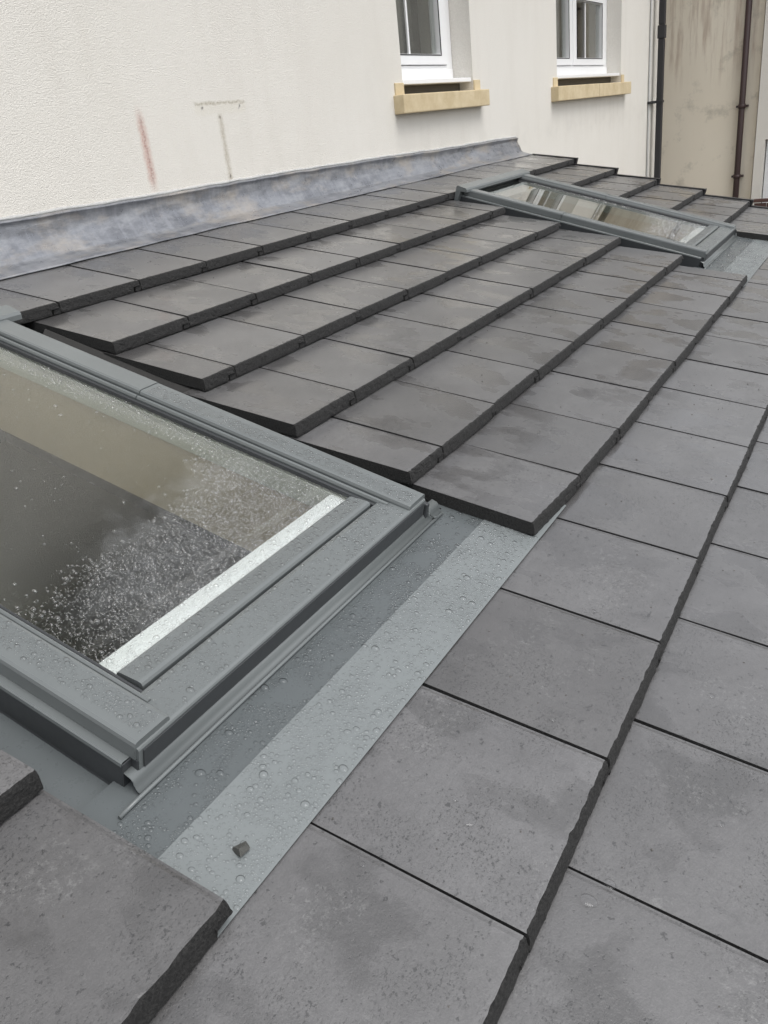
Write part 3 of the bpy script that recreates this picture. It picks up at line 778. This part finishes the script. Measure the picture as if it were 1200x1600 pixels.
def regs(U0, W0, near):
    zw = lambda u, w: -.0505 + (-.003 - (w - W0)) * .092
    d = 1.0 if near else .5
    out = []
    # pale strip, dark apron
    out.append((U0 - .07, U0 + SW + .09, W0 - .215, W0 - .10, lambda u, w: zw(u, w) + .0016, int(5200 * d), .0007, .0011, .0062, lambda u, w: .15 + .85 * patch(u, w), .55))
    out.append((U0 - .07, U0 + SW + .09, W0 - .097, W0 - .024, zw, int(3300 * d), .0007, .0011, .0064, lambda u, w: .02 + .98 * patch(u, w, 20), .55))
    # bottom cover, sash cover
    out.append((U0 + .012, U0 + SW - .07, W0 + .008, W0 + .066, lambda u, w: .0113 - (w - W0 - .006) * .037, int(1900 * d), .0006, .0010, .0050, lambda u, w: .25 + .75 * patch(u, w), .55))
    out.append((U0 + .092, U0 + SW - .092, W0 + .086, W0 + .116, lambda u, w: .0105 - (w - W0 - .084) * .126, int(700 * d), .0007, .0012, .0042, None, .55))
    # side covers
    for e in (0, 1):
        a = U0 + .018 + e * (SW - .074 + .0)
        out.append((a, a + .036, W0 + .012, W0 + (.68 if near else 1.1), lambda u, w: .0215, int(1600 * d), .0006, .0010, .0038, lambda u, w: .3 + .7 * patch(u, w), .55))
    # glass: dense film in the lower part and along the sides, scattered above
    def gm(u, w):
        x, y_ = u - U0, w - W0
        thr = .32 + .06 * noise.noise(Vector((x * 6, y_ * 6, 2))) + .06 * max(0, x - .3) + .5 * max(0, x - .54) ** .8
        dens = sstep(thr + .035, thr - .03, y_)
        dens *= .45 + .55 * sstep(.09, .24, x)
        side = sstep(SW - .155, SW - .10, x) * .9
        return max(dens, side, .006)
    out.append((U0 + .088, U0 + SW - .088, W0 + .127, W0 + SL - .10, lambda u, w: -.0035, 10500 if near else 2800, .0008, .0009, .0046, gm, .80))
    return out
for (uu, ww, nr, which, sd_) in ((A_U, A_W, True, 'near', 5), (B_U, B_W, False, 'far', 6)):
    rg_ = regs(uu, ww, nr)
    drops('raindrops', 'raindrops beaded on the grey frame and apron of the %s roof window' % which, rg_[:-1], sd_)
    drops('raindrops', 'film of raindrops on the glass of the %s roof window' % which, rg_[-1:], sd_ + 20, M_WATERG)

tile_regs = []
for (u, w, r, c) in ((.105, -.085 + .205, .010, 7), (.125, .150, .0045, 7), (.10, -.045, .009, 8), (.135, -.06, .007, 8), (.33, .09, .004, 7), (-.02, .20, .004, 7), (.55, -.10, .0055, 8), (.62, .12, .004, 7), (.9, .2, .004, 7), (.30, -.16, .005, 8), (1.0, .35, .004, 6), (1.2, .45, .004, 6)):
    tile_regs.append((u - .0005, u + .0005, w - .0005, w + .0005, (lambda c_: lambda uu, ww: -(ww - (7 - c_) * G) * TAN + .0012)(c), 1, r, .0001, r * 1.01, None, .16))
drops('raindrops', 'few flat raindrops resting on the bare roof tiles', tile_regs, 9)

# ---------------------------------------------------------------- small loose things
def pebble(name, u, w, n, r, material, seed, squash=.6):
    bm = bmesh.new(); bmesh.ops.create_icosphere(bm, subdivisions=2, radius=r)
    for v in bm.verts:
        k = 1 + .35 * noise.noise(v.co / r * 1.3 + Vector((seed, 0, 0)))
        v.co = Vector((v.co.x * k * 1.25, v.co.y * k, v.co.z * k * squash))
    me = bpy.data.meshes.new(name); bm.to_mesh(me); bm.free(); me.materials.append(material)
    o = bpy.data.objects.new(name, me); COL.objects.link(o); o.location = R3(u, w, n); o.rotation_euler = (P, 0, seed)
    return o
def stone_chip(u, w, n):
    a = [(-.010, -.007, -.002), (.009, -.005, -.002), (.001, .011, -.002), (-.008, -.0055, .005), (.007, -.004, .0035), (.0008, .0085, .006), (-.0105, .002, -.001), (-.006, .003, .0055)]
    bm = bmesh.new(); [bm.verts.new(Vector(q_) * 1.1) for q_ in a]; bmesh.ops.convex_hull(bm, input=bm.verts)
    me = bpy.data.meshes.new('stone_chip'); bm.to_mesh(me); bm.free(); me.materials.append(M_STONECHIP)
    o = bpy.data.objects.new('stone_chip', me); COL.objects.link(o); o.location = R3(u, w, n); o.rotation_euler = (P, 0, 2.4); return o
tag(stone_chip(-.084, .331, -.0305), 'small dark stone chip lying on the pale apron strip', 'stone')
rnd = random.Random(21); verts, faces = [], []
for i in range(330):
    if rnd.random() < .6: u, c = rnd.uniform(-.5, 2.2), rnd.choice((6, 7, 7, 8, 8, 5))
    else: u, c = rnd.uniform(.9, 5.1), rnd.choice((1, 2, 3, 4, 5, 6, 7))
    f = rnd.uniform(.02, .27); w = (7 - c) * G + f
    if c in LEFT_OF_A and (LEFT_OF_A[c] - .02 < u < RIGHT_OF_A[c] + .02 or LEFT_OF_B[c] - .02 < u < RIGHT_OF_B[c] + .02): continue
    if c == 1 and f > .2: continue
    n0 = -f * TAN; r = rnd.uniform(.0008, .0026) * (1 if u < 1.2 else 1.5); b0 = len(verts)
    for (x, y_, z) in ((1, 0, 0), (0, 1, 0), (-1, 0, 0), (0, -1, 0), (0, 0, .8), (0, 0, -.3)):
        verts.append((u + x * r * rnd.uniform(.6, 1.5), w + y_ * r * rnd.uniform(.6, 1.3), n0 + z * r))
    for t in ((0, 1, 4), (1, 2, 4), (2, 3, 4), (3, 0, 4), (1, 0, 5), (2, 1, 5), (3, 2, 5), (0, 3, 5)): faces.append(tuple(b0 + q_ for q_ in t))
gr = mesh_obj('grit', verts, faces, M_GRIT); gr.rotation_euler = (P, 0, 0)
tag(gr, 'fine grit and crumbs scattered over the roof tiles', 'grit', kind='stuff')
